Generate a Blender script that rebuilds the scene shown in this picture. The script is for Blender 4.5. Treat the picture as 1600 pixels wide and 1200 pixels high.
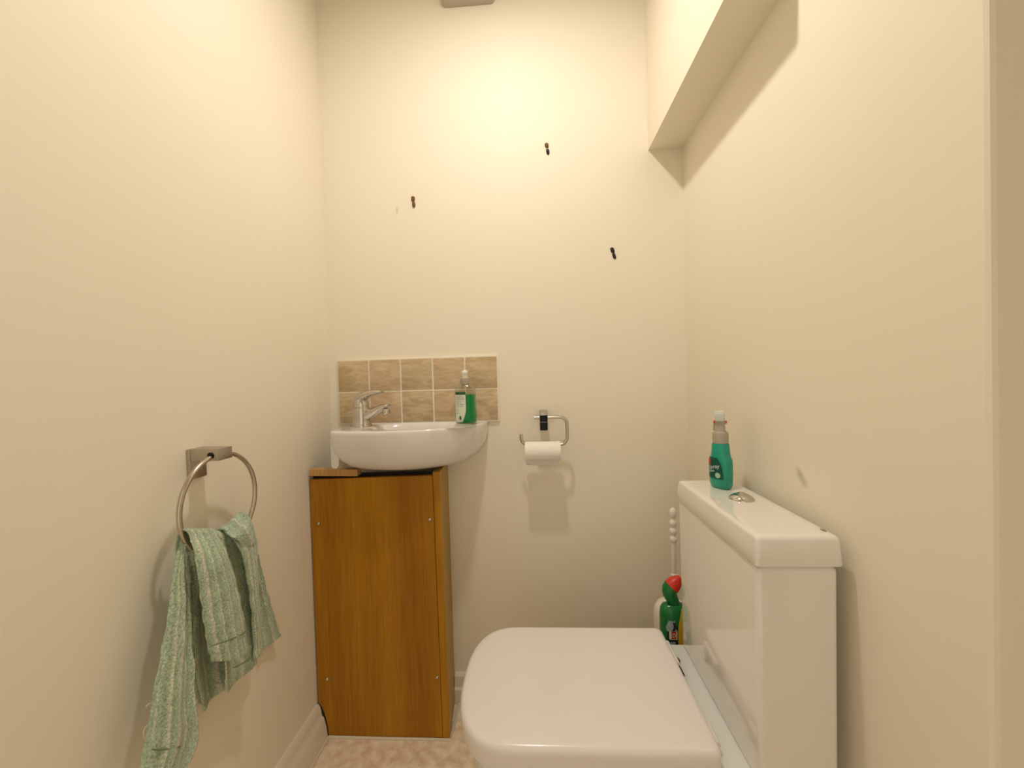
import bpy, bmesh, math, random
from mathutils import Vector, Matrix
random.seed(7)
for o in list(bpy.data.objects): bpy.data.objects.remove(o)
S = bpy.context.scene; COL = S.collection
PI = math.pi; sin, cos = math.sin, math.cos

# ------------------------------------------------------------------ camera, light, exposure
YAW, PITCH, ROLL, FPX, CAMZ = .05721, .01791, -.02899, 630.0, 1.06
fw = Vector((-sin(YAW)*cos(PITCH), cos(YAW)*cos(PITCH), -sin(PITCH)))
rt = Vector((cos(YAW), sin(YAW), 0)); up = rt.cross(fw)
R0 = cos(ROLL)*rt + sin(ROLL)*up; U0 = -sin(ROLL)*rt + cos(ROLL)*up
cam = bpy.data.objects.new('camera', bpy.data.cameras.new('camera')); COL.objects.link(cam)
mw = Matrix(((R0.x, U0.x, -fw.x, 0), (R0.y, U0.y, -fw.y, 0), (R0.z, U0.z, -fw.z, CAMZ), (0, 0, 0, 1)))
cam.matrix_world = mw
cam.data.sensor_width = 36; cam.data.lens = FPX/1600*36; cam.data.clip_start = .01
S.camera = cam
w = bpy.data.worlds.new('world'); S.world = w; w.use_nodes = True
w.node_tree.nodes['Background'].inputs[0].default_value = (1.0, .89, .72, 1)   # added warm fill light, let in by the unseen doorway
w.node_tree.nodes['Background'].inputs[1].default_value = .84
S.view_settings.view_transform = 'Standard'; S.view_settings.look = 'None'
S.view_settings.gamma = 1; S.view_settings.use_curve_mapping = False
S.view_settings.exposure = 0.06
LAMP = (-.07, .72, 2.29)
pl = bpy.data.lights.new('ceiling_bulb', 'AREA'); pl.shape = 'DISK'; pl.size = .075; pl.energy = 7.2; pl.color = (.985, .905, .82)
plo = bpy.data.objects.new('ceiling_bulb_light', pl); COL.objects.link(plo); plo.location = LAMP

pg_ = bpy.data.lights.new('upper_wall_fill', 'POINT'); pg_.energy = .7; pg_.color = (.985, .905, .82); pg_.shadow_soft_size = .05   # added fill lamp, brightens the upper walls
pgo = bpy.data.objects.new('upper_wall_fill_light', pg_); COL.objects.link(pgo); pgo.location = (LAMP[0], LAMP[1], LAMP[2]-.055)
# ------------------------------------------------------------------ helpers
def W3(px, py, X):
    """point on the vertical plane x = X seen at a photo position (used to read off towel folds)"""
    d = R0*((px-800)/FPX) - U0*((py-600)/FPX) + fw
    t = X/d.x
    return Vector((0, 0, CAMZ)) + d*t
def link(name, me, m, parent=None):
    o = bpy.data.objects.new(name, me); COL.objects.link(o)
    if m: me.materials.append(m)
    if parent: o.parent = parent
    return o
def obj(name, bm, m, parent=None, smooth=True, angle=40):
    bmesh.ops.recalc_face_normals(bm, faces=bm.faces)
    me = bpy.data.meshes.new(name); bm.to_mesh(me); bm.free()
    if smooth:
        me.shade_smooth()
        try: me.set_sharp_from_angle(angle=math.radians(angle))
        except Exception: pass
    o = link(name, me, m, parent)
    if parent: localise(o)
    return o
def localise(o):
    # meshes are written in world coordinates; children of moved empties need an inverse
    o.matrix_parent_inverse = parent_world(o.parent).inverted()
def parent_world(p):
    m = Matrix.Translation(p.location) @ p.rotation_euler.to_matrix().to_4x4()
    if p.parent: m = parent_world(p.parent) @ p.matrix_parent_inverse @ m
    return m
def thing(name, label, cat, loc, group=None):
    o = bpy.data.objects.new(name, None); COL.objects.link(o); o.location = loc
    o.empty_display_size = .05
    return tag(o, label, cat, group)
def tag(o, label, cat, group=None):
    o['label'] = label; o['category'] = cat
    if group: o['group'] = group
    return o
def struct(name, bm, m, parent=None, smooth=False):
    o = obj(name, bm, m, parent, smooth)
    if not parent: o['kind'] = 'structure'
    return o
def box(bm, a, b, bev=0, seg=2):
    r = bmesh.ops.create_cube(bm, size=1)
    vs = r['verts']
    for v in vs:
        v.co = Vector([(a[i]+b[i])/2 + v.co[i]*(b[i]-a[i]) for i in range(3)])
    if bev:
        es = list({e for v in vs for e in v.link_edges})
        bmesh.ops.bevel(bm, geom=es, offset=bev, segments=seg, affect='EDGES', profile=.5)
    return bm
def B(): return bmesh.new()
def loft(bm, rings, cap0=True, cap1=True, closed=True):
    vr = [[bm.verts.new(p) for p in r] for r in rings]
    n = len(vr[0])
    for a, b in zip(vr, vr[1:]):
        for i in range(n if closed else n-1):
            j = (i+1) % n
            bm.faces.new((a[i], a[j], b[j], b[i]))
    if cap0: bm.faces.new(vr[0][::-1])
    if cap1: bm.faces.new(vr[-1])
    return vr
def lathe(bm, c, prof, n=32, sx=1, sy=1, ang=0, p=2.0):
    """stack of (super)elliptic rings: prof = [(radius, z) ...] around c"""
    rings = []
    for r, z in prof:
        ring = []
        for i in range(n):
            t = 2*PI*i/n
            x = math.copysign(abs(cos(t))**(2/p), cos(t))*r*sx
            y = math.copysign(abs(sin(t))**(2/p), sin(t))*r*sy
            ring.append((c[0]+x*cos(ang)-y*sin(ang), c[1]+x*sin(ang)+y*cos(ang), c[2]+z))
        rings.append(ring)
    loft(bm, rings); return bm
def tube(bm, pts, rad, n=14, closed=False):
    pts = [Vector(p) for p in pts]
    m = len(pts)
    rads = rad if isinstance(rad, (list, tuple)) else [rad]*m
    prev = None; rings = []
    for i, p in enumerate(pts):
        if closed: t = (pts[(i+1) % m]-pts[i-1]).normalized()
        else: t = (pts[min(i+1, m-1)]-pts[max(i-1, 0)]).normalized()
        if prev is None:
            a = Vector((0, 0, 1)) if abs(t.z) < .9 else Vector((1, 0, 0))
            u = t.cross(a).normalized()
        else: u = (prev - t*prev.dot(t)).normalized()
        prev = u; v = t.cross(u)
        rings.append([p + (u*cos(2*PI*k/n)+v*sin(2*PI*k/n))*rads[i] for k in range(n)])
    if closed: rings.append(rings[0]); loft(bm, rings, False, False); bmesh.ops.remove_doubles(bm, verts=bm.verts, dist=1e-6)
    else: loft(bm, rings)
    return bm
def smoothpath(P, n=8):
    P = [Vector(p) for p in P]; out = []
    for i in range(len(P)-1):
        p0 = P[max(i-1, 0)]; p1 = P[i]; p2 = P[i+1]; p3 = P[min(i+2, len(P)-1)]
        for k in range(n):
            t = k/n
            out.append(.5*((2*p1)+(p2-p0)*t+(2*p0-5*p1+4*p2-p3)*t*t+(3*p1-p0-3*p2+p3)*t**3))
    out.append(P[-1]); return out
def prism(bm, poly, axis, a, b):
    """polygon in the other two axes extruded from a to b along axis"""
    def P(q, t): return {'X': (t, q[0], q[1]), 'Y': (q[0], t, q[1]), 'Z': (q[0], q[1], t)}[axis]
    loft(bm, [[P(q, a) for q in poly], [P(q, b) for q in poly]]); return bm
def text_mesh(name, body, size, place, m, parent, align='LEFT'):
    """flat lettering whose vertices are laid on a surface by place(u, v)"""
    c = bpy.data.curves.new(name, 'FONT'); c.body = body; c.size = size; c.align_x = align; c.resolution_u = 2
    t = bpy.data.objects.new(name, c); COL.objects.link(t)
    bpy.context.view_layer.update()
    me = bpy.data.meshes.new_from_object(t.evaluated_get(bpy.context.evaluated_depsgraph_get()))
    bpy.data.objects.remove(t)
    for v in me.vertices: v.co = place(v.co.x, v.co.y)
    me.materials.clear()
    o = link(name, me, m, parent); localise(o); return o

# ------------------------------------------------------------------ materials
def mat(name, col, rough=.5, metal=0, coat=0, spec=.5, trans=0, sss=0, ior=1.45):
    m = bpy.data.materials.new(name); m.use_nodes = True
    b = m.node_tree.nodes['Principled BSDF']
    b.inputs['Base Color'].default_value = (*col, 1); b.inputs['Roughness'].default_value = rough
    b.inputs['Metallic'].default_value = metal; b.inputs['Coat Weight'].default_value = coat
    b.inputs['Coat Roughness'].default_value = .05
    b.inputs['Specular IOR Level'].default_value = spec; b.inputs['Transmission Weight'].default_value = trans
    b.inputs['IOR'].default_value = ior
    if sss:
        b.inputs['Subsurface Weight'].default_value = sss; b.inputs['Subsurface Scale'].default_value = .01
    return m
def nd(m, t, **kw):
    n = m.node_tree.nodes.new(t)
    for k, v in kw.items():
        if k in n.inputs: n.inputs[k].default_value = v
        else: setattr(n, k, v)
    return n
def lk(m, a, b): m.node_tree.links.new(a, b)
def bsdf(m): return m.node_tree.nodes['Principled BSDF']
def noise_col(m, c1, c2, scale=5, detail=4, stretch=(1, 1, 1), lo=.3, hi=.7, bump=0, bscale=60, bdist=.001, coord='Object'):
    tc = nd(m, 'ShaderNodeTexCoord'); mp = nd(m, 'ShaderNodeMapping'); mp.inputs['Scale'].default_value = stretch
    lk(m, tc.outputs[coord], mp.inputs[0])
    n = nd(m, 'ShaderNodeTexNoise', Scale=scale, Detail=detail); lk(m, mp.outputs[0], n.inputs['Vector'])
    r = nd(m, 'ShaderNodeValToRGB'); e = r.color_ramp.elements
    e[0].position = lo; e[0].color = (*c1, 1); e[1].position = hi; e[1].color = (*c2, 1)
    lk(m, n.outputs[0], r.inputs[0]); lk(m, r.outputs[0], bsdf(m).inputs['Base Color'])
    if bump:
        n2 = nd(m, 'ShaderNodeTexNoise', Scale=bscale, Detail=4); lk(m, mp.outputs[0], n2.inputs['Vector'])
        bp = nd(m, 'ShaderNodeBump', Strength=bump, Distance=bdist); lk(m, n2.outputs[0], bp.inputs['Height'])
        lk(m, bp.outputs[0], bsdf(m).inputs['Normal'])
    return m, mp, r

WALLC = (.89, .825, .69)
wall_m = mat('wall_paint', WALLC, .55, spec=.3)
noise_col(wall_m, (.88, .81, .67), (.90, .84, .70), 1.6, 3, bump=.12, bscale=260, bdist=.0006)
def wall_with_mark(name, marks):
    """wall paint with a few grey smudges (dirt that belongs to the wall)"""
    m = mat(name, WALLC, .55, spec=.3)
    _, mp, r = noise_col(m, (.88, .81, .67), (.90, .84, .70), 1.6, 3, bump=.12, bscale=260, bdist=.0006)
    tc = nd(m, 'ShaderNodeTexCoord'); last = r.outputs[0]
    for (c, sc, rot, strength) in marks:
        p = nd(m, 'ShaderNodeMapping'); p.vector_type = 'TEXTURE'
        p.inputs['Location'].default_value = c; p.inputs['Scale'].default_value = sc; p.inputs['Rotation'].default_value = rot
        lk(m, tc.outputs['Object'], p.inputs[0])
        g = nd(m, 'ShaderNodeTexGradient', gradient_type='SPHERICAL'); lk(m, p.outputs[0], g.inputs[0])
        mul = nd(m, 'ShaderNodeMath', operation='MULTIPLY'); mul.inputs[1].default_value = strength; mul.use_clamp = True
        lk(m, g.outputs['Fac'], mul.inputs[0])
        mx = nd(m, 'ShaderNodeMix', data_type='RGBA'); mx.inputs[7].default_value = (.30, .24, .15, 1)
        lk(m, mul.outputs[0], mx.inputs[0]); lk(m, last, mx.inputs[6]); last = mx.outputs[2]
    lk(m, last, bsdf(m).inputs['Base Color'])
    return m
gloss_m = mat('skirting_gloss_paint', (.80, .735, .60), .35, spec=.5)
ceil_m = mat('ceiling_paint', (.90, .86, .78), .7)
floor_m = mat('floor_vinyl', (.5, .4, .3), .5)
noise_col(floor_m, (.74, .57, .40), (.95, .81, .62), 40, 9, lo=.36, hi=.66, bump=.2, bscale=60)
seal_m = mat('sealant', (.72, .64, .50), .4)
ceramic = mat('white_ceramic', (.84, .81, .77), .16, coat=.6, spec=.5)
plastic_w = mat('white_seat_plastic', (.86, .815, .79), .22, coat=.3, spec=.5)
cist_m = mat('cistern_ceramic', (.86, .83, .775), .06, coat=.7)
pan_m = mat('pan_ceramic', (.80, .82, .78), .14, coat=.6)
chrome = mat('chrome', (.62, .59, .55), .10, 1)
nickel = mat('brushed_nickel', (.50, .46, .40), .34, 1)
steel_ring = mat('satin_steel', (.56, .51, .44), .22, 1)
dark_refl_m = mat('painted_dark_reflection', (.004, .004, .006), .12, 0, spec=.25)  # near-black colour paints in the reflection of a dark doorway
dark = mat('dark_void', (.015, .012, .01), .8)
tile_m = mat('stone_tile', (.4, .3, .18), .38)
def tile_variant(k, c1, c2):
    m = mat('stone_tile_glaze_%d' % k, (.4, .3, .18), .38)
    tc = nd(m, 'ShaderNodeTexCoord')
    mp = nd(m, 'ShaderNodeMapping'); mp.inputs['Location'].default_value = (k*3.1, k*1.7, k*.9); mp.inputs['Rotation'].default_value = (0, .7+k*.8, 0)
    mp.inputs['Scale'].default_value = (1, 1, 3)
    lk(m, tc.outputs['Object'], mp.inputs[0])
    n = nd(m, 'ShaderNodeTexNoise', Scale=19, Detail=8, Distortion=.9); lk(m, mp.outputs[0], n.inputs['Vector'])
    r = nd(m, 'ShaderNodeValToRGB'); e = r.color_ramp.elements
    e[0].position = .34; e[0].color = (*c1, 1); e[1].position = .66; e[1].color = (*c2, 1)
    lk(m, n.outputs[0], r.inputs[0]); lk(m, r.outputs[0], bsdf(m).inputs['Base Color'])
    bp = nd(m, 'ShaderNodeBump', Strength=.5, Distance=.0025); lk(m, n.outputs[0], bp.inputs['Height'])
    lk(m, bp.outputs[0], bsdf(m).inputs['Normal'])
    return m
tiles_m = [tile_variant(k, c1, c2) for k, (c1, c2) in enumerate([((.49, .365, .20), (.68, .54, .35)), ((.52, .375, .215), (.71, .55, .365)), ((.48, .37, .21), (.66, .53, .345)), ((.53, .385, .23), (.70, .53, .355))])]
grout_m = mat('grout', (.92, .86, .74), .7)
def wood(name, c1, c2, c3, stretch=(9, 9, .55)):
    m = mat(name, c1, .38, spec=.35)
    tc = nd(m, 'ShaderNodeTexCoord'); mp = nd(m, 'ShaderNodeMapping'); mp.inputs['Scale'].default_value = stretch
    lk(m, tc.outputs['Object'], mp.inputs[0])
    n = nd(m, 'ShaderNodeTexNoise', Scale=1.3, Detail=5, Distortion=.5); lk(m, mp.outputs[0], n.inputs['Vector'])
    r = nd(m, 'ShaderNodeValToRGB'); e = r.color_ramp.elements
    e[0].position = .30; e[0].color = (*c1, 1); e[1].position = .72; e[1].color = (*c2, 1)
    x = e.new(.5); x.color = (*[(a+b)/2*1.02 for a, b in zip(c1, c2)], 1)
    lk(m, n.outputs[0], r.inputs[0])
    mp2 = nd(m, 'ShaderNodeMapping'); mp2.inputs['Scale'].default_value = (90, 90, 3); lk(m, tc.outputs['Object'], mp2.inputs[0])
    n2 = nd(m, 'ShaderNodeTexNoise', Scale=2.4, Detail=3); lk(m, mp2.outputs[0], n2.inputs['Vector'])
    r2 = nd(m, 'ShaderNodeValToRGB'); e = r2.color_ramp.elements
    e[0].position = .35; e[0].color = (.78, .78, .78, 1); e[1].position = .6; e[1].color = (1, 1, 1, 1)
    lk(m, n2.outputs[0], r2.inputs[0])
    mx = nd(m, 'ShaderNodeMix', data_type='RGBA', blend_type='MULTIPLY'); mx.inputs[0].default_value = .84
    lk(m, r.outputs[0], mx.inputs[6]); lk(m, r2.outputs[0], mx.inputs[7]); lk(m, mx.outputs[2], bsdf(m).inputs['Base Color'])
    bp = nd(m, 'ShaderNodeBump', Strength=.08, Distance=.001); lk(m, n2.outputs[0], bp.inputs['Height']); lk(m, bp.outputs[0], bsdf(m).inputs['Normal'])
    return m
wood_m = wood('beech_veneer', (.36, .140, .004), (.54, .255, .010), None)
wood_edge = wood('beech_side_veneer', (.46, .25, .03), (.56, .33, .05), None)
wood_board = wood('beech_offcut', (.52, .28, .09), (.62, .36, .13), None, (.55, 9, 9))
def towel_mat():
    m = mat('terry_towel', (.3, .4, .28), .95, spec=.1)
    uv = nd(m, 'ShaderNodeUVMap')
    sep = nd(m, 'ShaderNodeSeparateXYZ'); lk(m, uv.outputs[0], sep.inputs[0])
    r = nd(m, 'ShaderNodeValToRGB'); r.color_ramp.interpolation = 'EASE'
    green, pale, mint, pink = (.42, .53, .36), (.72, .77, .60), (.52, .66, .50), (.76, .71, .60)
    e = r.color_ramp.elements; e[0].position = 0; e[0].color = (*mint, 1); e[1].position = 1; e[1].color = (*mint, 1)
    for p, c in [(.06, mint), (.075, pale), (.085, mint), (.13, green), (.17, pale), (.18, green), (.22, mint), (.235, pink), (.25, pale), (.26, green), (.31, mint), (.325, pale), (.335, green), (.41, mint), (.42, pale), (.43, green), (.5, mint), (.515, green), (.56, pale), (.572, green), (.66, mint), (.675, pale), (.685, mint), (.78, green), (.795, pink), (.81, mint), (.9, green)]:
        x = e.new(p); x.color = (*c, 1)
    wob = nd(m, 'ShaderNodeTexNoise', Scale=6, Detail=2)
    lk(m, uv.outputs[0], wob.inputs['Vector'])
    ad = nd(m, 'ShaderNodeMath', operation='MULTIPLY_ADD'); ad.inputs[1].default_value = .03
    lk(m, wob.outputs[0], ad.inputs[0]); lk(m, sep.outputs[0], ad.inputs[2]); lk(m, ad.outputs[0], r.inputs[0])
    tc = nd(m, 'ShaderNodeTexCoord')
    n = nd(m, 'ShaderNodeTexNoise', Scale=330, Detail=3); lk(m, tc.outputs['Object'], n.inputs['Vector'])
    rr = nd(m, 'ShaderNodeValToRGB'); q = rr.color_ramp.elements; q[0].position = .3; q[0].color = (.5, .5, .5, 1); q[1].position = .65; q[1].color = (1.12, 1.12, 1.12, 1)
    lk(m, n.outputs[0], rr.inputs[0])
    mx = nd(m, 'ShaderNodeMix', data_type='RGBA', blend_type='MULTIPLY'); mx.inputs[0].default_value = .9
    lk(m, r.outputs[0], mx.inputs[6]); lk(m, rr.outputs[0], mx.inputs[7]); lk(m, mx.outputs[2], bsdf(m).inputs['Base Color'])
    bp = nd(m, 'ShaderNodeBump', Strength=.9, Distance=.0025); lk(m, n.outputs[0], bp.inputs['Height']); lk(m, bp.outputs[0], bsdf(m).inputs['Normal'])
    bsdf(m).inputs['Sheen Weight'].default_value = .3
    return m
towel_m = towel_mat()
stitch_m = mat('hem_stitching', (.17, .22, .11), .9)
thread_m = mat('loose_thread', (.62, .62, .50), .9)
paper_m = mat('toilet_paper', (.93, .90, .84), .9)
noise_col(paper_m, (.90, .865, .80), (.95, .92, .86), 120, 2, bump=.2, bscale=400)
core_m = mat('cardboard_core', (.42, .32, .2), .9)
white_pl = mat('white_plastic', (.86, .82, .74), .3, coat=.2)
green_liq = mat('green_liquid', (.0, .42, .10), .15, spec=.5)
green_pl = mat('green_plastic', (.0, .17, .035), .3, coat=.2)
teal_pl = mat('teal_plastic', (.0, .36, .25), .2, coat=.4)
noise_col(teal_pl, (.0, .27, .19), (.0, .38, .27), 14, 2)
grey_pl = mat('grey_plastic', (.40, .365, .29), .5)
palegrey_pl = mat('pale_grey_plastic', (.62, .64, .60), .35)
red_pl = mat('red_plastic', (.65, .03, .015), .35, coat=.2)
yellow_pl = mat('yellow_label', (.72, .50, .02), .4)
label_w = mat('label_white', (.72, .78, .62), .5)
label_dg = mat('label_dark_green', (.015, .11, .03), .5)
label_dt = mat('label_dark_teal', (.0, .085, .06), .4)
ink = mat('label_ink', (.13, .13, .12), .6)
white_ink = mat('label_white_ink', (.80, .86, .80), .5)
pale_green = mat('label_pale_green', (.40, .62, .42), .5)
label_navy = mat('label_navy', (.01, .02, .04), .5)
label_blue = mat('label_pale_blue', (.35, .44, .46), .5)
plug_m = mat('brown_plug', (.16, .085, .03), .7); plug_dark = mat('dark_plug', (.02, .01, .012), .7)
hole_m = mat('chipped_plaster', (.72, .60, .42), .9)
fan_m = mat('fan_plastic', (.50, .455, .37), .5)
def clear_mat():
    m = bpy.data.materials.new('clear_bottle_plastic'); m.use_nodes = True; nt = m.node_tree
    nt.nodes.remove(nt.nodes['Principled BSDF'])
    t = nd(m, 'ShaderNodeBsdfTransparent'); t.inputs[0].default_value = (.86, .84, .80, 1)
    g = nd(m, 'ShaderNodeBsdfGlossy', Roughness=.08)
    f = nd(m, 'ShaderNodeLayerWeight', Blend=.35); mx = nd(m, 'ShaderNodeMixShader')
    lk(m, f.outputs['Facing'], mx.inputs[0]); lk(m, t.outputs[0], mx.inputs[1]); lk(m, g.outputs[0], mx.inputs[2])
    lk(m, mx.outputs[0], nt.nodes['Material Output'].inputs[0]); return m
clear_m = clear_mat()
frost_m = mat('frosted_plastic', (.62, .56, .46), .3, trans=.3)

# ------------------------------------------------------------------ the room
XL, XR, YB, ZC = -.678, .48, 1.30, 2.42
YR = .452           # where the right wall block ends and steps back
XO = 1.05; YF = -.55
wl_m = wall_m; wb_m = wall_with_mark('back_wall_paint', [((-.433, 1.3, 1.612), (.005, .05, .016), (0, 0, 0), .45)])
wr_m = wall_with_mark('right_wall_paint', [((.48, .764, .865), (.05, .020, .012), (.9, 0, 0), .55), ((.48, .752, .853), (.05, .012, .012), (0, 0, 0), .35)])
struct('floor', box(B(), (XL-.1, YF-.1, -.05), (XO+.1, YB+.1, 0)), floor_m)
struct('ceiling', box(B(), (XL-.1, YF-.1, ZC), (XO+.1, YB+.1, ZC+.05)), ceil_m)
struct('wall_left', box(B(), (XL-.1, YF-.1, 0), (XL, YB+.1, ZC)), wl_m)
struct('wall_back', box(B(), (XL, YB, 0), (XR+.1, YB+.1, ZC)), wb_m)
# right wall: block with a slightly rounded plaster arris towards the door
bm = B(); prism(bm, [(XR, YB), (XR, YR+.006), (XR+.002, YR+.002), (XR+.006, YR), (XO, YR), (XO, YB)], 'Z', 0, ZC)
struct('wall_right', bm, wr_m, smooth=False)
struct('wall_side', box(B(), (XO, YF-.1, 0), (XO+.1, YR, ZC)), wall_m)
# front wall behind the camera; unseen doorway, widened to admit the fill light
DX0, DX1, DH = -.45, .50, 2.05
bm = B(); box(bm, (XL, YF-.1, 0), (DX0, YF, ZC)); box(bm, (DX1, YF-.1, 0), (XO, YF, ZC)); box(bm, (DX0, YF-.1, DH), (DX1, YF, ZC))
struct('wall_front', bm, wall_m)
bm = B(); box(bm, (DX0-.06, YF, 0), (DX0, YF+.016, DH+.06), .003); box(bm, (DX1, YF, 0), (DX1+.06, YF+.016, DH+.06), .003); box(bm, (DX0, YF, DH), (DX1, YF+.016, DH+.06), .003)
struct('door_1', bm, gloss_m)
# boxed soffit hanging under the ceiling along the right wall
SX, SY, SZ = .374, .745, 1.757
struct('trim_1', box(B(), (SX, SY, SZ), (XR, YB, ZC)), wall_m)
# skirting boards
pL = [(XL, .0), (XL, .099), (XL+.005, .1), (XL+.010, .093), (XL+.0135, .080), (XL+.015, .066), (XL+.021, .060), (XL+.024, .048), (XL+.028, .03), (XL+.031, 0)]
struct('baseboard_left', prism(B(), pL[::-1], 'Y', YF+.02, 1.1505), gloss_m, smooth=True)
pB = [(YB, 0), (YB, .092), (YB-.006, .092), (YB-.012, .085), (YB-.014, .052), (YB-.020, .046), (YB-.021, 0)]
struct('baseboard_back', prism(B(), [(y, z) for y, z in pB], 'X', -.290, XR), gloss_m)
struct('baseboard_right', prism(B(), [(XR, 0), (XR, .092), (XR-.006, .092), (XR-.012, .085), (XR-.018, 0)], 'Y', YR+.02, .62), gloss_m)
# pale sealant beads where the floor meets skirting and cupboard
bm = B(); tube(bm, [(XL+.032, YF+.02, .002), (XL+.033, .6, .002), (XL+.034, 1.148, .002)], .0045, 8)
struct('trim_2', bm, seal_m, smooth=True)
bm = B(); tube(bm, [(-.643, 1.149, .002), (-.45, 1.1485, .002), (-.276, 1.149, .002), (-.2755, 1.2, .003), (-.275, 1.278, .003)], .004, 8)
struct('trim_3', bm, seal_m, smooth=True)
# low pipe boxing behind the pan (carries the brush and the bottle)
struct('trim_4', box(B(), (.285, 1.005, 0), (XR, 1.225, .26), .002), gloss_m)

# ------------------------------------------------------------------ extractor fan high on the back wall
fan = thing('extractor_fan', 'grey rounded plastic extractor fan cover at the very top of the back wall', 'extractor fan', (-.178, YB, 2.25))
def rrect(x0, x1, z0, z1, r, n=6):
    out = []
    for cx, cz, a0 in ((x1-r, z0+r, -90), (x1-r, z1-r, 0), (x0+r, z1-r, 90), (x0+r, z0+r, 180)):
        for k in range(n+1):
            a = math.radians(a0+90*k/n); out.append((cx+r*cos(a), cz+r*sin(a)))
    return out
bm = B(); rr = []
for y, ins in ((YB-.0005, 0), (YB-.028, .001), (YB-.034, .004), (YB-.036, .010)):
    rr.append([(x, y, z) for x, z in rrect(-.262+ins, -.094-ins, 2.246+ins, 2.40-ins, .014)])
loft(bm, rr); obj('housing', bm, fan_m, fan)
for k in range(5):
    obj('slat', box(B(), (-.24, YB-.0405, 2.268+k*.026), (-.116, YB-.0355, 2.282+k*.026), .0015), fan_m, fan)

# ------------------------------------------------------------------ ceiling lamp (out of frame, lights the room)
lamp = thing('ceiling_light', 'small round ceiling light fitting with bare bulb above the frame', 'ceiling light', (LAMP[0], LAMP[1], ZC))
bm = B(); lathe(bm, (LAMP[0], LAMP[1], 0), [(.045, ZC-.0005), (.045, ZC-.012), (.02, ZC-.02), (.018, ZC-.065)], 32); obj('lamp_holder', bm, white_pl, lamp)
bm = B(); lathe(bm, (LAMP[0], LAMP[1], 0), [(.018, ZC-.06), (.05, ZC-.075), (.056, ZC-.10), (.056, 2.293), (.052, 2.291), (.052, 2.3), (.02, ZC-.085)], 36); obj('lamp_shade', bm, white_pl, lamp)

# ------------------------------------------------------------------ raw wall plugs left in the back wall
def plug(x, z, m1, m2, tilt, label, gap):
    t = thing('wall_plug', label, 'wall plug', (x, YB, z), 'wall plugs left in the back wall')
    def piece(z0, z1, r, m, dx):
        bm = B(); rings = []
        for zz, rr_ in ((z0, .45), (z0+(z1-z0)*.2, .9), ((z0+z1)/2, 1), (z1-(z1-z0)*.15, .95), (z1, .5)):
            rings.append([(x+dx+tilt*(zz-z)+r*rr_*cos(2*PI*k/10), YB-.0015+r*.7*rr_*sin(2*PI*k/10), zz) for k in range(10)])
        loft(bm, rings); return obj('plug_half', bm, m, t)
    piece(z+gap, z+.018, .0062, m1, 0); piece(z-.018, z-gap*.3, .0052, m2, .001)
    bm = B(); rings = []
    for y, s in ((YB+.001, 1.0), (YB-.0008, .8)):
        rings.append([(x+.0005+tilt*.8*sin(2*PI*k/14)*.02+.0062*s*cos(2*PI*k/14)*(1+.2*sin(k*2.3)), y, z-.001+.021*s*sin(2*PI*k/14)*(1+.06*sin(k*3.1))) for k in range(14)])
    loft(bm, rings); obj('hole_rim', bm, hole_m, t)
plug(.059, 1.780, plug_m, plug_dark, -.10, 'brown split wall plug highest of the three on the back wall', .003)
plug(-.378, 1.636, plug_m, plug_m, -.04, 'brown wall plug with chewed tip at the left above the tiles', .001)
plug(.258, 1.441, plug_dark, plug_dark, -.22, 'black tilted wall plug lowest and rightmost on the back wall', .0005)

# ------------------------------------------------------------------ tile splashback
sp = thing('tile_splashback', 'beige stone tile splashback of ten tiles on the wall behind the basin', 'splashback', (-.383, YB, .922))
X0, Z0, PX, PZ, G = -.6475, .9205, .1056, .1045, .0042
obj('grout_bed', box(B(), (X0-.0015, YB-.0072, Z0-.002), (X0+5*PX+.0025, YB-.0002, Z0+2*PZ+.002), .0008, 1), grout_m, sp)
k = 0
for j in range(2):
    for i in range(5):
        bm = B(); jx, jz = random.uniform(-.0004, .0004), random.uniform(-.0004, .0004)
        box(bm, (X0+i*PX+G/2+jx, YB-.0085-random.uniform(0, .0006), Z0+j*PZ+G/2+jz), (X0+(i+1)*PX-G/2+jx, YB-.0045, Z0+(j+1)*PZ-G/2+jz), .0014, 2)
        obj('tile', bm, tiles_m[(i*2+j*3+k) % 4], sp); k += 1

# ------------------------------------------------------------------ hand basin
ZR = .922
basin = thing('hand_basin', 'white ceramic hand basin with curved front fixed above the wooden cupboard', 'basin', (-.38, YB, .80))
front = smoothpath([(-.596, 1.292, 0), (-.592, 1.20, 0), (-.586, 1.135, 0), (-.578, 1.098, 0), (-.555, 1.081, 0), (-.483, 1.068, 0), (-.42, 1.065, 0), (-.345, 1.073, 0), (-.271, 1.096, 0), (-.214, 1.132, 0), (-.181, 1.175, 0), (-.163, 1.225, 0), (-.156, 1.268, 0), (-.155, 1.292, 0)], 6)
outline = [(p.x, p.y) for p in front]; NB = 18
bk = [(-.155+(-.596+.155)*k/NB, 1.2975) for k in range(NB+1)]
outline = outline + bk
def ring(scx, scy, cx, cy, z, ins=0):
    out = []
    for x, y in outline:
        nx = cx+(x-cx)*scx; ny = min(cy+(y-cy)*scy, 1.2975) if y < 1.29 else y
        out.append((nx, ny, z))
    return out
C = (-.375, 1.2975)
bm = B(); rings = []
# from the underside up to the rim
for z, sx, sy, cx in ((.7925, .10, .30, -.375), (.7932, .30, .50, -.375), (.7975, .52, .66, -.375), (.805, .68, .765, -.375), (.818, .81, .85, -.375), (.836, .905, .91, -.376), (.858, .962, .955, -.376), (.885, .99, .982, -.376), (.908, .999, .996, -.376), (.917, 1.0, 1.0, -.376), (.921, .996, .996, -.376), (ZR, .985, .985, -.376)):
    rings.append(ring(sx, sy, cx, 1.2975, z))
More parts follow.
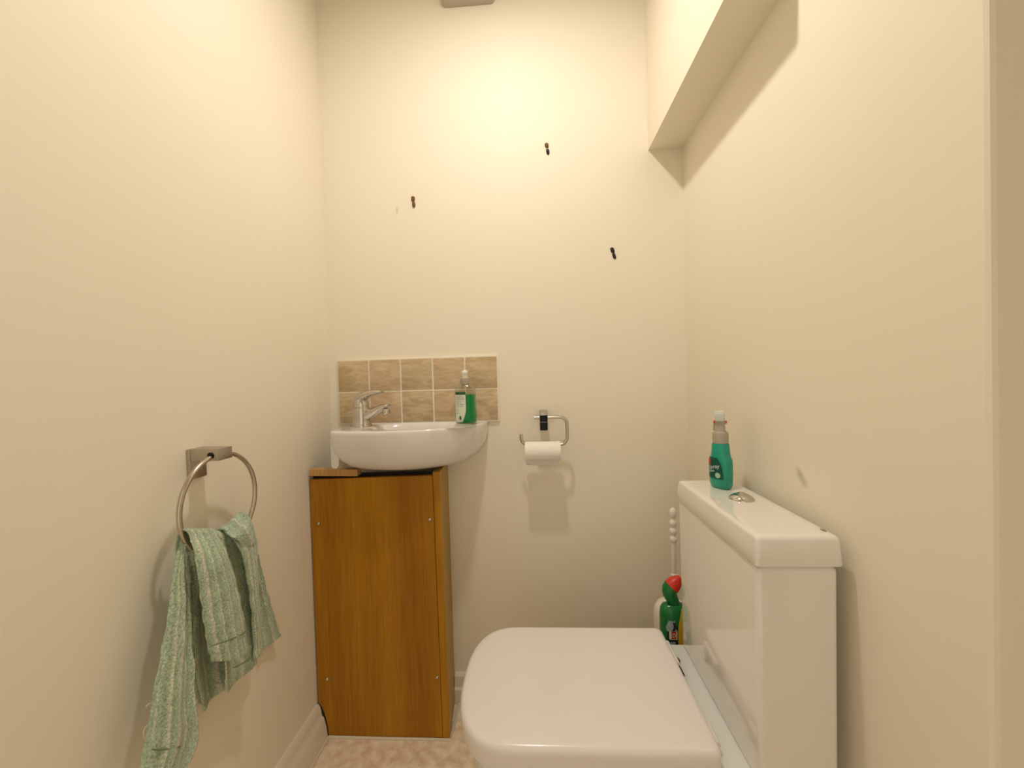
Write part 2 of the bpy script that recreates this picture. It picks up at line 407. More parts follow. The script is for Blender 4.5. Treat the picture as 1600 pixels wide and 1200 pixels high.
# deck and bowl: the bowl is an inset D shape right of the tap
N = len(outline)
bowl_c = (-.335, 1.185)
def bowlring(s, z):
    out = []
    for i, (x, y) in enumerate(outline):
        a = math.atan2((y-bowl_c[1])/.085, (x-bowl_c[0])/.165)
        p = 2.7
        rx, ry = .150*s, .080*s
        ca, sa = cos(a), sin(a)
        r = (abs(ca)**p+abs(sa)**p)**(-1/p)
        out.append((bowl_c[0]+rx*ca*r, bowl_c[1]+ry*sa*r, z))
    return out
for s, z in ((1.06, ZR-.0005), (1.0, ZR-.004), (.95, ZR-.02), (.86, ZR-.06), (.66, ZR-.09), (.30, ZR-.102)): rings.append(bowlring(s, z))
loft(bm, rings, True, True)
obj('bowl', bm, ceramic, basin, angle=60)
bm = B(); prism(bm, [(-.5815, .915), (-.5815, .822), (-.578, .816), (-.566, .8145), (-.560, .825), (-.556, .915)], 'Y', 1.105, 1.297)
obj('side_flange', bm, ceramic, basin)
bm = B(); lathe(bm, (bowl_c[0], bowl_c[1], ZR-.1015), [(.021, 0), (.021, .002), (.016, .004), (.006, .0035)], 24); obj('waste', bm, chrome, basin)

# ------------------------------------------------------------------ mixer tap
tx, ty = -.533, 1.205
tap = thing('mixer_tap', 'chrome single lever mixer tap on the left deck of the basin', 'tap', (tx, ty, ZR))
bm = B(); lathe(bm, (tx, ty, ZR), [(.0300, .0), (.0300, .003), (.0280, .006), (.0270, .02), (.0265, .040), (.0262, .052), (.0252, .056)], 32); obj('tap_body', bm, chrome, tap)
bm = B(); lathe(bm, (tx, ty, ZR), [(.0235, .055), (.0245, .0565), (.0235, .060)], 32); obj('seam_ring', bm, nickel, tap)
def blade(pts, ws, hs, n=20):
    """tapered flattened bar: half widths ws (sideways), half heights hs"""
    bm = B(); P = [Vector(p) for p in pts]; rings = []
    for i, p in enumerate(P):
        t = (P[min(i+1, len(P)-1)]-P[max(i-1, 0)]).normalized(); s = t.cross(Vector((0, 0, 1))).normalized(); u = s.cross(t)
        rings.append([p+s*ws[i]*cos(2*PI*k/n)+u*hs[i]*sin(2*PI*k/n) for k in range(n)])
    loft(bm, rings); return bm
dx, dy = .97, -.25     # the way the spout points
def al(d, z): return (tx+dx*d, ty+dy*d, ZR+z)
sp_p = smoothpath([al(.000, .026), al(.022, .034), al(.047, .046), al(.070, .056), al(.090, .062), al(.099, .058)], 4)
n_ = len(sp_p); obj('spout', blade(sp_p, [.019-.008*min(1, i/(n_*.8)) if i < n_-2 else .008-.004*(i-n_+2) for i in range(n_)], [.019-.0115*min(1, i/(n_*.7)) if i < n_-2 else .005-.002*(i-n_+2) for i in range(n_)]), chrome, tap)
bm = B(); lathe(bm, al(.089, .036), [(.0095, 0), (.0105, .002), (.0105, .014), (.009, .018)], 24); obj('aerator', bm, chrome, tap)
lv = smoothpath([al(-.021, .060), al(-.018, .070), al(-.006, .085), al(.014, .094), al(.040, .101), al(.063, .104), al(.077, .103)], 4)
n_ = len(lv); obj('lever', blade(lv, [.012+.008*sin(PI*min(1, i/(n_*.55))*.5) if i < n_*.5 else .020-.012*(i/n_-.5)*2 for i in range(n_)], [.009+.005*sin(PI*i/n_) if i < n_*.45 else .013-.018*(i/n_-.45) for i in range(n_)]), chrome, tap)
bm = B(); lathe(bm, (tx, ty, ZR), [(.0225, .060), (.0220, .070), (.018, .082), (.010, .090)], 24); obj('cartridge_cap', bm, chrome, tap)

# ------------------------------------------------------------------ wooden cupboard boxing in the pipes
YC = 1.152
cup = thing('pipe_cupboard', 'orange brown wood effect cupboard boxed in the corner beneath the basin', 'cupboard', (-.47, YC, 0))
poly = [(-.674, .773), (-.3065, .7795), (-.3005, .006), (-.645, .003), (-.6465, .03), (-.6515, .056), (-.659, .083), (-.668, .0995), (-.6725, .102)]
obj('front_panel', prism(B(), poly, 'Y', YC, YC+.016), wood_m, cup, smooth=False)
poly = [(-.3040, .7805), (-.284, .781), (-.2785, .006), (-.2985, .006)]
bm = B(); P0 = [(x, YC+.0004, z) for x, z in poly]
P1 = [(-.3120, 1.2975, .7895), (-.292, 1.2975, .7895), (-.292, 1.2975, .006), (-.312, 1.2975, .006)]
P0[0] = (-.3040, YC+.0004, .7895); P0[1] = (-.284, YC+.0004, .7895)
loft(bm, [P0, P1]); obj('side_panel', bm, wood_edge, cup, smooth=False)
obj('side_panel_edge', prism(B(), [(-.3045, .7893), (-.2845, .7895), (-.2783, .0055), (-.299, .0055)], 'Y', YC-.0006, YC+.0006), wood_m, cup, smooth=False)
obj('batten', box(B(), (-.664, YC+.017, .02), (-.640, YC+.037, .765)), wood_edge, cup, smooth=False)
obj('inner_shadow_board', box(B(), (-.6775, 1.178, .11), (-.316, 1.183, .785)), dark, cup, smooth=False)  # dark sheet added for the shade inside the cupboard's open top
for x, z in ((-.651, .642), (-.317, .651), (-.643, .175), (-.3105, .185)):
    bm = B(); rings = []
    for y, r in ((YC+.0005, .0052), (YC-.0022, .0050), (YC-.0042, .0036), (YC-.005, .0012)):
        rings.append([(x+r*cos(2*PI*k/16), y, z+r*sin(2*PI*k/16)) for k in range(16)])
    loft(bm, rings); obj('screw_cap', bm, steel_ring, cup)
# loose offcut lying on the cupboard's top left corner
bm = B(); box(bm, (-.670, 1.146, .7835), (-.526, 1.174, .8035), .0008, 1)
bmesh.ops.rotate(bm, verts=bm.verts, cent=(-.6, 1.16, .7835), matrix=Matrix.Rotation(math.radians(1.2), 3, 'Y'))
tag(obj('wood_offcut', bm, wood_board, smooth=False), 'loose pale wooden board offcut lying on the cupboard top left', 'board')

# ------------------------------------------------------------------ green washing-up liquid bottle on the basin
gx, gy, gz = -.211, 1.208, ZR+.0005
gb = thing('soap_bottle', 'green washing up liquid bottle with white cap on the right basin rim', 'bottle', (gx, gy, gz))
prof = [(.026, .0), (.031, .003), (.0335, .012), (.0335, .03), (.0320, .055), (.0315, .080), (.0322, .095), (.0310, .104), (.026, .112), (.018, .118), (.0135, .121)]
GS = .60
def gsurf(u, v, off=.0004):
    """point on the bottle skin: u across from the left-front, v up"""
    r = next(((a[0]+(b[0]-a[0])*(v-a[1])/(b[1]-a[1])) for a, b in zip(prof, prof[1:]) if a[1] <= v <= b[1]), .03)
    c = max(-.999, min(.999, u/r)); s = math.sqrt(1-abs(c)**2.6)**(2/2.6) if False else (1-abs(c)**2.6)**(1/2.6)
    x, y = r*c, -r*GS*s
    n = Vector((c*GS, -s, 0)).normalized()*off
    a = .10
    return Vector((gx+(x+n.x)*cos(a)-(y+n.y)*sin(a), gy+(x+n.x)*sin(a)+(y+n.y)*cos(a), gz+v))
bm = B(); lathe(bm, (gx, gy, gz), prof, 40, 1, GS, .10, 2.6); obj('bottle_shell', bm, clear_m, gb)
bm = B(); lathe(bm, (gx, gy, gz), [(r-.0012, z+.0012) for r, z in prof[:6]]+[(.0309, .088), (.0302, .0885)], 40, 1, GS, .10, 2.6); obj('liquid', bm, green_liq, gb)
def patch(name, f_left, f_right, v0, v1, surf, m, parent, nu=10, nv=16, off=.0005):
    bm = B(); g = []
    for j in range(nv+1):
        v = v0+(v1-v0)*j/nv; a, b = f_left(v), f_right(v)
        g.append([bm.verts.new(surf(a+(b-a)*i/nu, v, off)) for i in range(nu+1)])
    for j in range(nv):
        for i in range(nu): bm.faces.new((g[j][i], g[j][i+1], g[j+1][i+1], g[j+1][i]))
    return obj(name, bm, m, parent)
rgt = lambda v: .0015 if v > .045 else .0015-.012*((.045-v)/.04)**1.6
lb = patch('label', lambda v: -.0295, rgt, .007, .088, gsurf, label_w, gb)
patch('label_band', lambda v: -.0285, lambda v: .0018, .088, .097, gsurf, label_dg, gb, off=.0006)
for txt, v, s in (('ESSENTIAL', .0800, .0052), ('WAITROSE', .0735, .0056), ('antibacterial', .0685, .0036), ('washing up', .0635, .0036), ('ECO WASH', .0575, .0050), ('WITH MINT', .0515, .0042), ('cuts', .0450, .0042), ('grease', .0395, .0042), ('500ml', .0325, .0042)):
    text_mesh('lettering', txt, s, lambda a, b, v=v: gsurf(-.0265+a*.86, v+b, .0010), ink, gb)
patch('leaf_emblem', lambda v: -.0155-.0030*math.sqrt(max(0, 1-((v-.0195)/.0062)**2)), lambda v: -.0155+.0030*math.sqrt(max(0, 1-((v-.0195)/.0062)**2)), .0135, .0255, gsurf, label_dg, gb, off=.0011)
bm = B(); lathe(bm, (gx, gy, gz), [(.0135, .1195), (.0145, .121), (.0145, .137), (.0125, .139)], 28); obj('cap_collar', bm, frost_m, gb)
bm = B(); lathe(bm, (gx, gy, gz), [(.0085, .138), (.0082, .150), (.0098, .152), (.0098, .156), (.006, .1605), (.0015, .162)], 24); obj('push_cap', bm, white_pl, gb)

# ------------------------------------------------------------------ toilet roll holder and roll
hx, hy = .0235, YB
holder = thing('toilet_roll_holder', 'chrome toilet roll holder with painted dark reflection and open hook on the back wall', 'toilet roll holder', (hx, hy, .93))
obj('bracket', box(B(), (.0105, 1.232, .905), (.0355, YB-.0002, .951), .0012), nickel, holder)
obj('bracket_foot', box(B(), (.0105, 1.262, .892), (.0355, YB-.0002, .906), .001), nickel, holder)
obj('dark_reflection_face', box(B(), (.0118, 1.2300, .9195), (.0345, 1.2326, .9395), .0006), dark_refl_m, holder)  # thin plates carry the bracket's painted dark reflection
obj('dark_reflection_face', box(B(), (.0118, 1.2300, .8935), (.0345, 1.2326, .9180), .0006), dark_refl_m, holder)
YH = 1.238
arc = [(-.006, .932), (.030, .932), (.072, .932), (.082, .930), (.090, .923), (.0935, .912), (.0935, .875), (.091, .862), (.084, .853), (.074, .849), (.020, .849), (-.026, .849), (-.037, .852), (-.045, .861), (-.0475, .872), (-.048, .882)]
bm = B(); tube(bm, smoothpath([(x, YH, z) for x, z in arc], 4), .0050, 14); obj('rod', bm, steel_ring, holder)
rollc = (.0175, YH, .829)
roll = thing('toilet_roll', 'nearly used white toilet roll hanging on the wall holder', 'toilet roll', rollc)
def cyl_x(bm, c, prof, n=40):
    loft(bm, [[(c[0]+x, c[1]+r*cos(2*PI*k/n), c[2]+r*sin(2*PI*k/n)) for k in range(n)] for x, r in prof], False, False)
bm = B(); cyl_x(bm, rollc, [(-.054, .0258), (-.054, .0288), (-.0535, .0293), (.0535, .0293), (.054, .0288), (.054, .0258), (-.054, .0258)]); obj('paper_winding', bm, paper_m, roll)
bm = B(); cyl_x(bm, rollc, [(-.0535, .0246), (-.0535, .0257), (.0535, .0257), (.0535, .0246), (-.0535, .0246)]); obj('cardboard_core', bm, core_m, roll)
bm = B(); g = []
for j in range(13):
    t = j/12
    y = rollc[1]+.0296 - .002*sin(t*3); z = rollc[2]+.004-t*.052
    g.append([bm.verts.new((rollc[0]-.052+.104*i/8, y+.0012*sin(i*1.3+j*.5), z-.0035*(i/8)*t)) for i in range(9)])
for j in range(12):
    for i in range(8): bm.faces.new((g[j][i], g[j][i+1], g[j+1][i+1], g[j+1][i]))
o = obj('loose_sheet', bm, paper_m, roll)
md = o.modifiers.new('s', 'SOLIDIFY'); md.thickness = .0005

# ------------------------------------------------------------------ towel ring on the left wall
XG = -.628; RC = Vector((XG, .762, .8285)); RR = .0955
tr = thing('towel_ring', 'brushed metal towel ring on a square bracket on the left wall', 'towel ring', (XL, .762, .93))
obj('wall_plate', box(B(), (XL+.0002, .740, .878), (XL+.008, .779, .937), .0008), nickel, tr)
obj('arm', box(B(), (XL+.006, .741, .914), (XG+.014, .778, .937), .0008), nickel, tr)
bm = B(); tube(bm, [RC+Vector((0, RR*cos(2*PI*k/72), RR*sin(2*PI*k/72))) for k in range(72)], .0046, 14, True); obj('ring', bm, steel_ring, tr)
for s in (-1, 1):
    bm = B(); yy = .7595+s*.0190
    tube(bm, [(XG, yy-.001*s, .9245), (XG, yy+.0012*s, .9243)], .0065, 16); obj('bush', bm, dark, tr)

# ------------------------------------------------------------------ towel: one cloth folded over the ring, built as joined folds
tw = thing('hand_towel', 'faded green striped hand towel draped through the towel ring', 'towel', (-.62, .75, .60))
bm = B(); uvl = bm.loops.layers.uv.new('UVMap')
def poly_at(P, t):
    L = [0]
    for a, b in zip(P, P[1:]): L.append(L[-1]+(b-a).length)
    d = t*L[-1]
    for i in range(len(P)-1):
        if d <= L[i+1] or i == len(P)-2:
            return P[i].lerp(P[i+1], (d-L[i])/max(1e-9, L[i+1]-L[i]))
def sheet(Lp, Rp, u0, u1, bulge=.006, folds=1.5, ph=0, amp=.0025, drop=0, over=None, nu=22, nv=46):
    A = smoothpath([W3(*p) for p in Lp], 5); Bp = smoothpath([W3(*p) for p in Rp], 5)
    g = []
    rows = []
    if over:      # cloth coming up behind the ring and over it
        a0, b0 = A[0], Bp[0]
        for k in range(6):
            th = PI*(1-k/6)
            off = Vector((-over*(1+cos(PI-th)) if False else -over*(1-cos(th))/1.0, 0, over*.9*sin(th)-(.03 if k == 0 else .012 if k == 1 else 0)))
            rows.append((a0+off, b0+off, -.02*(6-k)/6, 0))
    for j in range(nv+1):
        t = j/nv; rows.append((poly_at(A, t), poly_at(Bp, t), t, t))
    for (a, b, t, q) in rows:
        r = []
        for i in range(nu+1):
            s = i/nu
            p = a.lerp(b, s)
            p = p + Vector((bulge*sin(PI*s)*min(1, q*4+.35) + amp*sin(2*PI*folds*s+ph+1.2*t)*min(1, q*3+.2), 0, -drop*sin(PI*s)*q**6))
            p.x += .0008*sin(31*t+7*s+ph)+.0006*sin(17*s*3+11*t)
            p.y += .0010*sin(43*t+ph)*(1 if i in (0, nu) else .3)
            p.x = max(p.x, XL+.004)
            r.append((bm.verts.new(p), (u0+(u1-u0)*s, t)))
        g.append(r)
    for j in range(len(g)-1):
        for i in range(nu):
            q = (g[j][i], g[j][i+1], g[j+1][i+1], g[j+1][i])
            f = bm.faces.new([x[0] for x in q])
            for l, x in zip(f.loops, q): l[uvl].uv = x[1]
    return A, Bp
# back layer under the folds
sheet([(291, 856, -.652), (295, 920, -.657), (298, 1000, -.657), (302, 1060, -.657), (314, 1114, -.654)],
      [(388, 846, -.652), (399, 900, -.657), (404, 960, -.652), (406, 1000, -.648), (407, 1024, -.646)], .05, .62, bulge=-.006, folds=2.5, ph=.4, amp=.006)
# far right flap against the wall
sheet([(385, 850, -.662), (393, 900, -.667), (400, 960, -.667), (408, 1020, -.662)],
      [(398, 845, -.660), (413, 905, -.664), (427, 955, -.662), (440, 994, -.658)], .55, .9, bulge=-.004, folds=1.2, ph=2, amp=.002)
# dark inner fold beside the tail
sheet([(290, 852, -.644), (293, 900, -.650), (299, 985, -.654), (303, 1060, -.657), (312, 1100, -.657)],
      [(304, 858, -.628), (312, 905, -.646), (306, 950, -.652), (301, 990, -.655), (316, 1080, -.658)], .38, .52, bulge=-.004, folds=1, ph=0, amp=.002)
# long tail hanging at the left
sheet([(284, 843, -.634), (271, 893, -.628), (264, 950, -.622), (254, 1010, -.618), (243, 1065, -.614), (235, 1120, -.612), (226, 1172, -.610), (216, 1222, -.610)],
      [(291, 846, -.630), (289, 893, -.618), (296, 945, -.612), (298, 985, -.610), (302, 1045, -.608), (303, 1090, -.606), (308, 1155, -.606), (287, 1203, -.606)], .02, .42, bulge=.005, folds=1.6, ph=2.6, amp=.003, over=.007)
# middle panel between the front flap and the right fold
sheet([(322, 838, -0.619), (335, 900, -.611), (343, 960, -.611), (350, 1040, -.617), (352, 1086, -.623)],
      [(366, 840, -0.614), (384, 880, -.611), (391, 940, -.617), (395, 990, -.619), (403, 1036, -.621)], .40, .66, bulge=-.003, folds=1.2, ph=1.2, amp=.003, over=.013)
# right fold bunched high on the ring
sheet([(352, 835, -0.614), (370, 850, -.594), (380, 880, -.594), (386, 915, -.596), (391, 960, -.602), (394, 1010, -.613), (395, 1030, -.615)],
      [(388, 808, -0.619), (399, 838, -.615), (401, 880, -.615), (403, 930, -.617), (405, 975, -.617), (407, 1012, -.617), (406, 1022, -.617)], .10, .40, bulge=.008, folds=1.0, ph=.3, amp=.002, over=.012)
# rolled cuff on top of the ring at the right
sheet([(353, 834, -0.612), (362, 840, -.592), (372, 846, -.591), (378, 856, -.594)],
      [(384, 806, -0.619), (393, 815, -.597), (398, 832, -.596), (399, 850, -.600)], .68, .88, bulge=.006, folds=.5, ph=1, amp=.001, over=.010, nv=16)
# front flap with the stitched hem
fa, fb = sheet([(297, 838, -0.610), (306, 876, -.590), (313, 920, -.588), (318, 965, -.587), (324, 1003, -.588), (331, 1034, -.589)],
      [(341, 836, -0.612), (356, 868, -.591), (371, 915, -.588), (381, 965, -.588), (385, 992, -.589), (388, 1018, -.590)], .16, .60, bulge=.009, folds=1.0, ph=3.6, amp=.0016, drop=.006, over=.014)
cloth = obj('cloth', bm, towel_m, tw, angle=180)
md = cloth.modifiers.new('thick', 'SOLIDIFY'); md.thickness = .0035; md.offset = 0
tx_ = bpy.data.textures.new('pile', 'CLOUDS'); tx_.noise_scale = .006
md = cloth.modifiers.new('sub', 'SUBSURF'); md.levels = 1; md.render_levels = 1
md = cloth.modifiers.new('pile', 'DISPLACE'); md.texture = tx_; md.strength = .0022; md.mid_level = .5; md.texture_coords = 'LOCAL'
def stitch(pts):
    bm = B(); tube(bm, smoothpath([W3(*p) for p in pts], 6), .0011, 6); obj('hem_stitching', bm, stitch_m, tw)
stitch([(327, 1011, -.583), (340, 1006, -.577), (358, 1000, -.575), (374, 993, -.578), (384, 987, -.585)])
stitch([(237, 1171, -.6055), (250, 1172, -.602), (264, 1170, -.600), (282, 1167, -.600)])
stitch([(366, 1043, -.618), (380, 1036, -.615), (394, 1026, -.613)])
for pts in ([(239, 1098, -.612), (234, 1099, -.608), (230, 1102, -.606), (228, 1105, -.605)], [(234, 1131, -.612), (227, 1137, -.607), (224, 1146, -.605), (226, 1154, -.604)]):
    bm = B(); tube(bm, smoothpath([W3(*p) for p in pts], 5), .0006, 5); obj('loose_thread', bm, thread_m, tw)

# ------------------------------------------------------------------ toilet
wc = thing('toilet', 'white close coupled toilet with closed square lid against the right wall', 'toilet', (.25, .82, 0))
YM, HW = .827, .166
def d_outline(x_back, x_tip, hw, n=34, ym=YM, p=2.6, xs=-.05, rc=.012):
    """flat-backed outline, straight sides and squarish rounded front"""
    pts = []
    for k in range(5):
        a = math.radians(90*k/4); pts.append((x_back-rc+rc*cos(PI/2-a) if False else x_back-rc+rc*sin(PI/2-a), ym+hw-rc+rc*cos(PI/2-a)))
    pts = [(x_back-rc+rc*cos(math.radians(t)), ym+hw-rc+rc*sin(math.radians(t))) for t in (0, 22, 45, 68, 90)]
    for k in range(1, 7): pts.append((x_back-rc+(xs-x_back+rc)*k/6, ym+hw))
    for k in range(1, n):
        a = PI/2+PI*k/n
        c, s = cos(a), sin(a)
        pts.append((xs-(xs-x_tip)*abs(c)**(2/p), ym+hw*math.copysign(abs(s)**(2/p), s)))
    for k in range(0, 7): pts.append((xs+(x_back-rc-xs)*k/6, ym-hw))
    pts += [(x_back-rc+rc*cos(math.radians(t)), ym-hw+rc+rc*sin(math.radians(t))) for t in (-68, -45, -22, 0)]
    return pts
def wc_rings(spec, **kw): return [[(x, y, z) for x, y in d_outline(xb, xt, hw, **kw)] for z, xb, xt, hw in spec]
bm = B(); loft(bm, wc_rings([(.397, .284, -.158, HW-.004), (.400, .288, -.164, HW), (.425, .290, -.1665, HW+.0005), (.4325, .2895, -.1655, HW-.0005), (.4372, .287, -.1625, HW-.003), (.4396, .283, -.158, HW-.007), (.4404, .277, -.150, HW-.014), (.4408, .20, -.08, HW-.08)], rc=.014))
obj('lid', bm, plastic_w, wc, angle=50)
bm = B(); loft(bm, wc_rings([(.3815, .270, -.148, HW-.012), (.384, .274, -.153, HW-.007), (.392, .275, -.154, HW-.006), (.3955, .272, -.149, HW-.010)])); obj('seat', bm, plastic_w, wc)
bm = B(); loft(bm, wc_rings([(.0, .25, .02, .10), (.02, .25, .015, .102), (.12, .26, .0, .105), (.22, .27, -.05, .125), (.30, .28, -.11, .148), (.35, .285, -.143, .156), (.376, .285, -.150, .158), (.3805, .283, -.146, .154)]))
obj('pan', bm, pan_m, wc)
bm = B(); box(bm, (.262, .660, .30), (XR-.02, .992, .400), .010, 4); obj('rear_ledge', bm, pan_m, wc)
bm = B(); box(bm, (.24, .735, .0), (XR-.025, .92, .31), .03, 4); obj('pan_outlet_shroud', bm, pan_m, wc)
# hinges at the back of the lid
for y0, y1 in ((.697, .740), (.890, .965)):
    bm = B(); tube(bm, [(.294, y0, .418), (.294, y0+.002, .418), (.294, y1-.002, .418), (.294, y1, .418)], [.005, .007, .007, .005], 18); hg = obj('hinge', bm, plastic_w, wc)
    if y0 > .8:
        bm = B(); lathe(bm, (.302, (y0+y1)/2, .4), [(.010, 0), (.010, .004), (.007, .007)], 18); obj('hinge_cap', bm, dark, hg)
bm = B(); tube(bm, [(.2945, .866, .413), (.2945, .888, .413)], .0065, 12); obj('hinge_gap', bm, dark, wc)
# cistern
CX0, CX1, CY0, CY1 = .334, .460, .640, .988
bm = B(); rings = []
def rr2(x0, x1, y0, y1, r, z, n=5): return [(a, b, z) for a, b in rrect(x0, x1, y0, y1, r, n)]
for z, i in ((.4005, .006), (.403, .004), (.41, .0035), (.744, .0018), (.748, .0025), (.7515, .006)): rings.append(rr2(CX0+i, CX1-i, CY0+i, CY1-i, .008, z))
loft(bm, rings); obj('cistern', bm, cist_m, wc)
bm = B(); rings = []
for z, i in ((.7525, .004), (.7540, .0005), (.756, -.0008), (.775, .0002), (.794, .0018), (.7975, .0030), (.7998, .0055), (.8006, .0085), (.8010, .02)): rings.append(rr2(CX0+i, CX1+.004-i, CY0-.001+i, CY1+.001-i, max(.007-i*.2, .004), z))
loft(bm, rings); lidc = obj('cistern_lid', bm, cist_m, wc)
bm = B(); lathe(bm, (.4085, .832, .8008), [(.0235, 0), (.0235, .0008), (.0205, .005), (.015, .0088), (.0085, .011)], 40); fb_ = obj('flush_button', bm, chrome, wc)
bm = B(); lathe(bm, (.4085, .832, .8008), [(.0088, .0105), (.0085, .0118), (.004, .0135), (.001, .0138)], 28); obj('button_centre', bm, chrome, fb_)
bm = B(); lathe(bm, (.4525, .666, .8003), [(.003, 0), (.003, .0008)], 20, 1, 2.1); obj('maker_badge', bm, mat('badge_grey', (.28, .25, .2), .4, .6), wc)

# ------------------------------------------------------------------ teal spray bottle on the cistern
sx_, sy_, sz_ = .406, .915, .8012
sb = thing('spray_bottle', 'teal trigger spray bottle with grey collar standing on the cistern lid', 'bottle', (sx_, sy_, sz_))
sprof = [(.019, 0), (.0222, .003), (.0243, .010), (.0250, .042), (.0248, .056), (.0236, .063), (.0205, .070), (.0182, .078), (.0166, .095), (.0158, .0985)]
SA = math.radians(116)
def srad(v): return next(((a[0]+(b[0]-a[0])*(v-a[1])/(b[1]-a[1])) for a, b in zip(sprof, sprof[1:]) if a[1] <= v <= b[1]), .026)
def flat(v): return .68 if v < .056 else .68+(.26)*min(1, (v-.056)/.03)
bm = B(); rings = []
for r, z in sprof:
    rg = []
    for i in range(40):
        t = 2*PI*i/40; x = math.copysign(abs(cos(t))**(2/2.7), cos(t))*r; y = math.copysign(abs(sin(t))**(2/2.7), sin(t))*r*flat(z)
        rg.append((sx_+x*cos(SA)-y*sin(SA), sy_+x*sin(SA)+y*cos(SA), sz_+z))
    rings.append(rg)
loft(bm, rings); obj('bottle_body', bm, teal_pl, sb)
def ssurf(u, v, off=.0005):
    # broad face on the -x side; u grows towards the camera
    r = srad(v); c = max(-.999, min(.999, -u/r)); s = (1-abs(c)**2.7)**(1/2.7)
    x, y = r*c, r*flat(v)*s+off
    return Vector((sx_+x*cos(SA)-y*sin(SA), sy_+x*sin(SA)+y*cos(SA), sz_+v))
patch('label', lambda v: -.022, lambda v: .018*math.sqrt(max(.02, 1-((v-.022)/.048)**2)), .022, .068, ssurf, label_dt, sb)
patch('label_emblem', lambda v: .006-.0062*math.sqrt(max(0, 1-((v-.030)/.0062)**2)), lambda v: .006+.0062*math.sqrt(max(0, 1-((v-.030)/.0062)**2)), .0240, .0360, ssurf, pale_green, sb, off=.0011)
patch('label_red_flash', lambda v: -.021, lambda v: -.012, .052, .064, ssurf, red_pl, sb, off=.0010)
text_mesh('lettering', 'Spray', .013, lambda a, b: ssurf(-.018+a, .040+b+a*.25, .0012), white_ink, sb)
text_mesh('lettering', 'clean', .008, lambda a, b: ssurf(-.018+a, .0335+b+a*.2, .0012), white_ink, sb)
bm = B(); lathe(bm, (sx_, sy_, sz_), [(.0145, .098), (.0158, .0995), (.0158, .121), (.0145, .123), (.010, .127)], 30); obj('collar', bm, grey_pl, sb)
rib_bm = B()
for k in range(30):
    a = 2*PI*k/30; box(rib_bm, (sx_+.0151*cos(a)-.0005, sy_+.0151*sin(a)-.0005, sz_+.1005), (sx_+.0158*cos(a)+.0005, sy_+.0158*sin(a)+.0005, sz_+.120))
obj('collar_ribs', rib_bm, grey_pl, sb)
bm = B(); lathe(bm, (sx_, sy_, sz_), [(.0110, .123), (.0102, .135), (.0095, .150)], 24); obj('spray_neck', bm, frost_m, sb)
def headrot(bm):
    bmesh.ops.rotate(bm, verts=bm.verts, cent=(sx_, sy_, 0), matrix=Matrix.Rotation(math.radians(-26), 3, 'Z')); return bm
bm = B(); prism(bm, [(sy_-.014, .1475), (sy_+.022, .149), (sy_+.026, .154), (sy_+.026, .164), (sy_+.020, .169), (sy_-.004, .1715), (sy_-.012, .168), (sy_-.016, .158)], 'X', sx_-.0098, sx_+.0098)
bmesh.ops.translate(bm, verts=bm.verts, vec=(0, 0, sz_)); bmesh.ops.bevel(bm, geom=list(bm.edges), offset=.0020, segments=2, affect='EDGES'); obj('spray_head', headrot(bm), palegrey_pl, sb)
obj('red_clip', headrot(box(B(), (sx_-.0135, sy_-.004, sz_+.1420), (sx_+.0135, sy_+.012, sz_+.1480), .0012)), red_pl, sb)
obj('clip_cover', headrot(box(B(), (sx_-.0095, sy_-.0115, sz_+.1425), (sx_+.0115, sy_-.0030, sz_+.1475), .0012)), grey_pl, sb)
bm = B(); tube(bm, smoothpath([(sx_-.0085, sy_+.012, sz_+.145), (sx_-.0115, sy_+.016, sz_+.136), (sx_-.0120, sy_+.012, sz_+.126)], 5), .0030, 10); obj('trigger', headrot(bm), grey_pl, sb)
bm = B(); tube(bm, [(sx_, sy_+.025, sz_+.160), (sx_, sy_+.032, sz_+.160)], .0055, 14); obj('nozzle', headrot(bm), red_pl, sb)

# ------------------------------------------------------------------ toilet brush behind the cistern
bx, by, bz = .3765, 1.15, .2605
tb = thing('toilet_brush', 'white toilet brush with beaded handle standing in its white holder', 'toilet brush', (bx, by, bz))
bm = B(); lathe(bm, (bx-.006, by, bz), [(.046, 0), (.050, .004), (.052, .06), (.0525, .110), (.050, .130), (.043, .143), (.032, .150), (.016, .153)], 40); obj('brush_holder', bm, white_pl, tb)
bm = B()
pr_ = [(.013, .150), (.012, .153), (.0065, .158), (.0058, .222), (.0075, .226), (.0095, .229), (.006, .233), (.0060, .305), (.0068, .318)]
z0 = .318
for c, r in ((.330, .0105), (.3530, .0105), (.3755, .0105)):
    for t in range(-5, 6): pr_.append((max(.0062, r*cos(t/5*PI*.44)), c+.0112*sin(t/5*PI*.5)))
for t in range(-5, 6): pr_.append((max(.0035, .0098*cos(t/5*PI*.46)), .4035+.0150*sin(t/5*PI*.5)))
lathe(bm, (bx, by, bz), pr_, 24); obj('handle', bm, white_pl, tb)

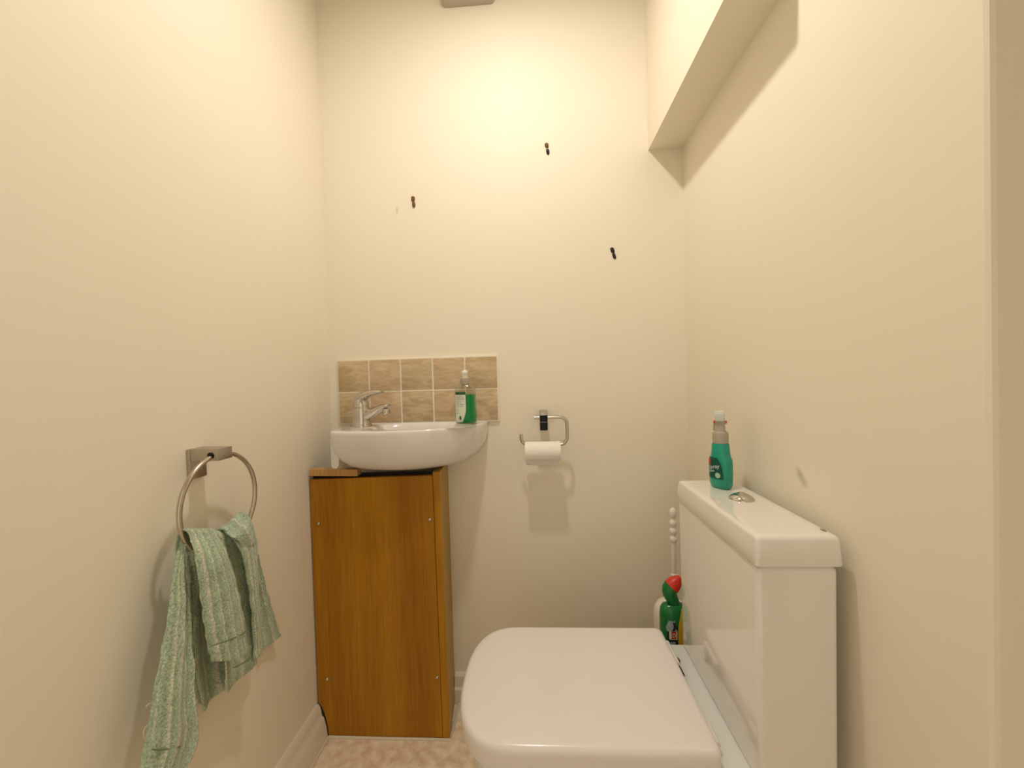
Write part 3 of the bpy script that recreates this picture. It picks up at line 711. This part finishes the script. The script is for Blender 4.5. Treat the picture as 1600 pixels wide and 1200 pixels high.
# ------------------------------------------------------------------ green cleaner bottle with hooked neck
ux, uy, uz = .3425, 1.058, .2605
ub = thing('toilet_cleaner_bottle', 'green hooked neck cleaner bottle with red cap tucked behind the cistern', 'bottle', (ux, uy, uz))
uprof = [(.030, 0), (.0335, .004), (.0350, .02), (.0350, .13), (.0350, .174), (.0335, .187), (.028, .196), (.017, .201)]
bm = B(); lathe(bm, (ux, uy, uz), uprof+[(.008, .203)], 36, 1, .62, 0, 2.5); obj('bottle_body', bm, green_pl, ub)
def usurf(u, v, off=.0005):
    r = next(((a[0]+(b[0]-a[0])*(v-a[1])/(b[1]-a[1])) for a, b in zip(uprof, uprof[1:]) if a[1] <= v <= b[1]), .03)
    c = max(-.999, min(.999, u/r)); s = (1-abs(c)**2.5)**(1/2.5)
    return Vector((ux+r*c, uy-r*.62*s-off, uz+v))
patch('label', lambda v: -.024, lambda v: .004, .04, .152, usurf, label_navy, ub)
patch('label_picture', lambda v: -.023+.003*sin(v*160), lambda v: -.002+.003*cos(v*140), .138, .166, usurf, label_blue, ub, off=.0010)
patch('label_swoosh', lambda v: -.016+.008*sin((v-.135)*90), lambda v: -.009+.008*sin((v-.135)*90), .140, .162, usurf, label_navy, ub, off=.0014)
patch('label_picture', lambda v: -.019, lambda v: .001, .118, .142, usurf, label_w, ub, off=.0009)
patch('red_emblem', lambda v: -.0135, lambda v: -.0020, .120, .139, usurf, red_pl, ub, off=.0014)
text_mesh('lettering', 'D', .015, lambda a, b: usurf(-.0118+a*.8, .1245+b, .0020), white_ink, ub)
patch('label_picture', lambda v: -.016, lambda v: -.004, .088, .112, usurf, label_blue, ub, off=.0009)
patch('yellow_label', lambda v: .0030+(.012*max(0, (v-.14)/.06)**1.5), lambda v: .0325, .012, .196, usurf, yellow_pl, ub, off=.0015)
nk = smoothpath([(ux+.004, uy, uz+.190), (ux+.003, uy, uz+.200), (ux-.003, uy, uz+.212), (ux-.0085, uy, uz+.225), (ux-.0085, uy, uz+.236), (ux-.003, uy, uz+.245)], 5)
n_ = len(nk); bm = B(); tube(bm, nk, [.010+.0095*sin(PI*.5*i/(n_-1)) for i in range(n_)], 22); obj('hooked_neck', bm, green_pl, ub)
cp = [(ux-.004, uy, uz+.2435), (ux+.004, uy, uz+.252), (ux+.014, uy, uz+.262), (ux+.020, uy, uz+.268)]
bm = B(); tube(bm, cp, [.0200, .0185, .0125, .006], 24); obj('red_cap', bm, red_pl, ub)
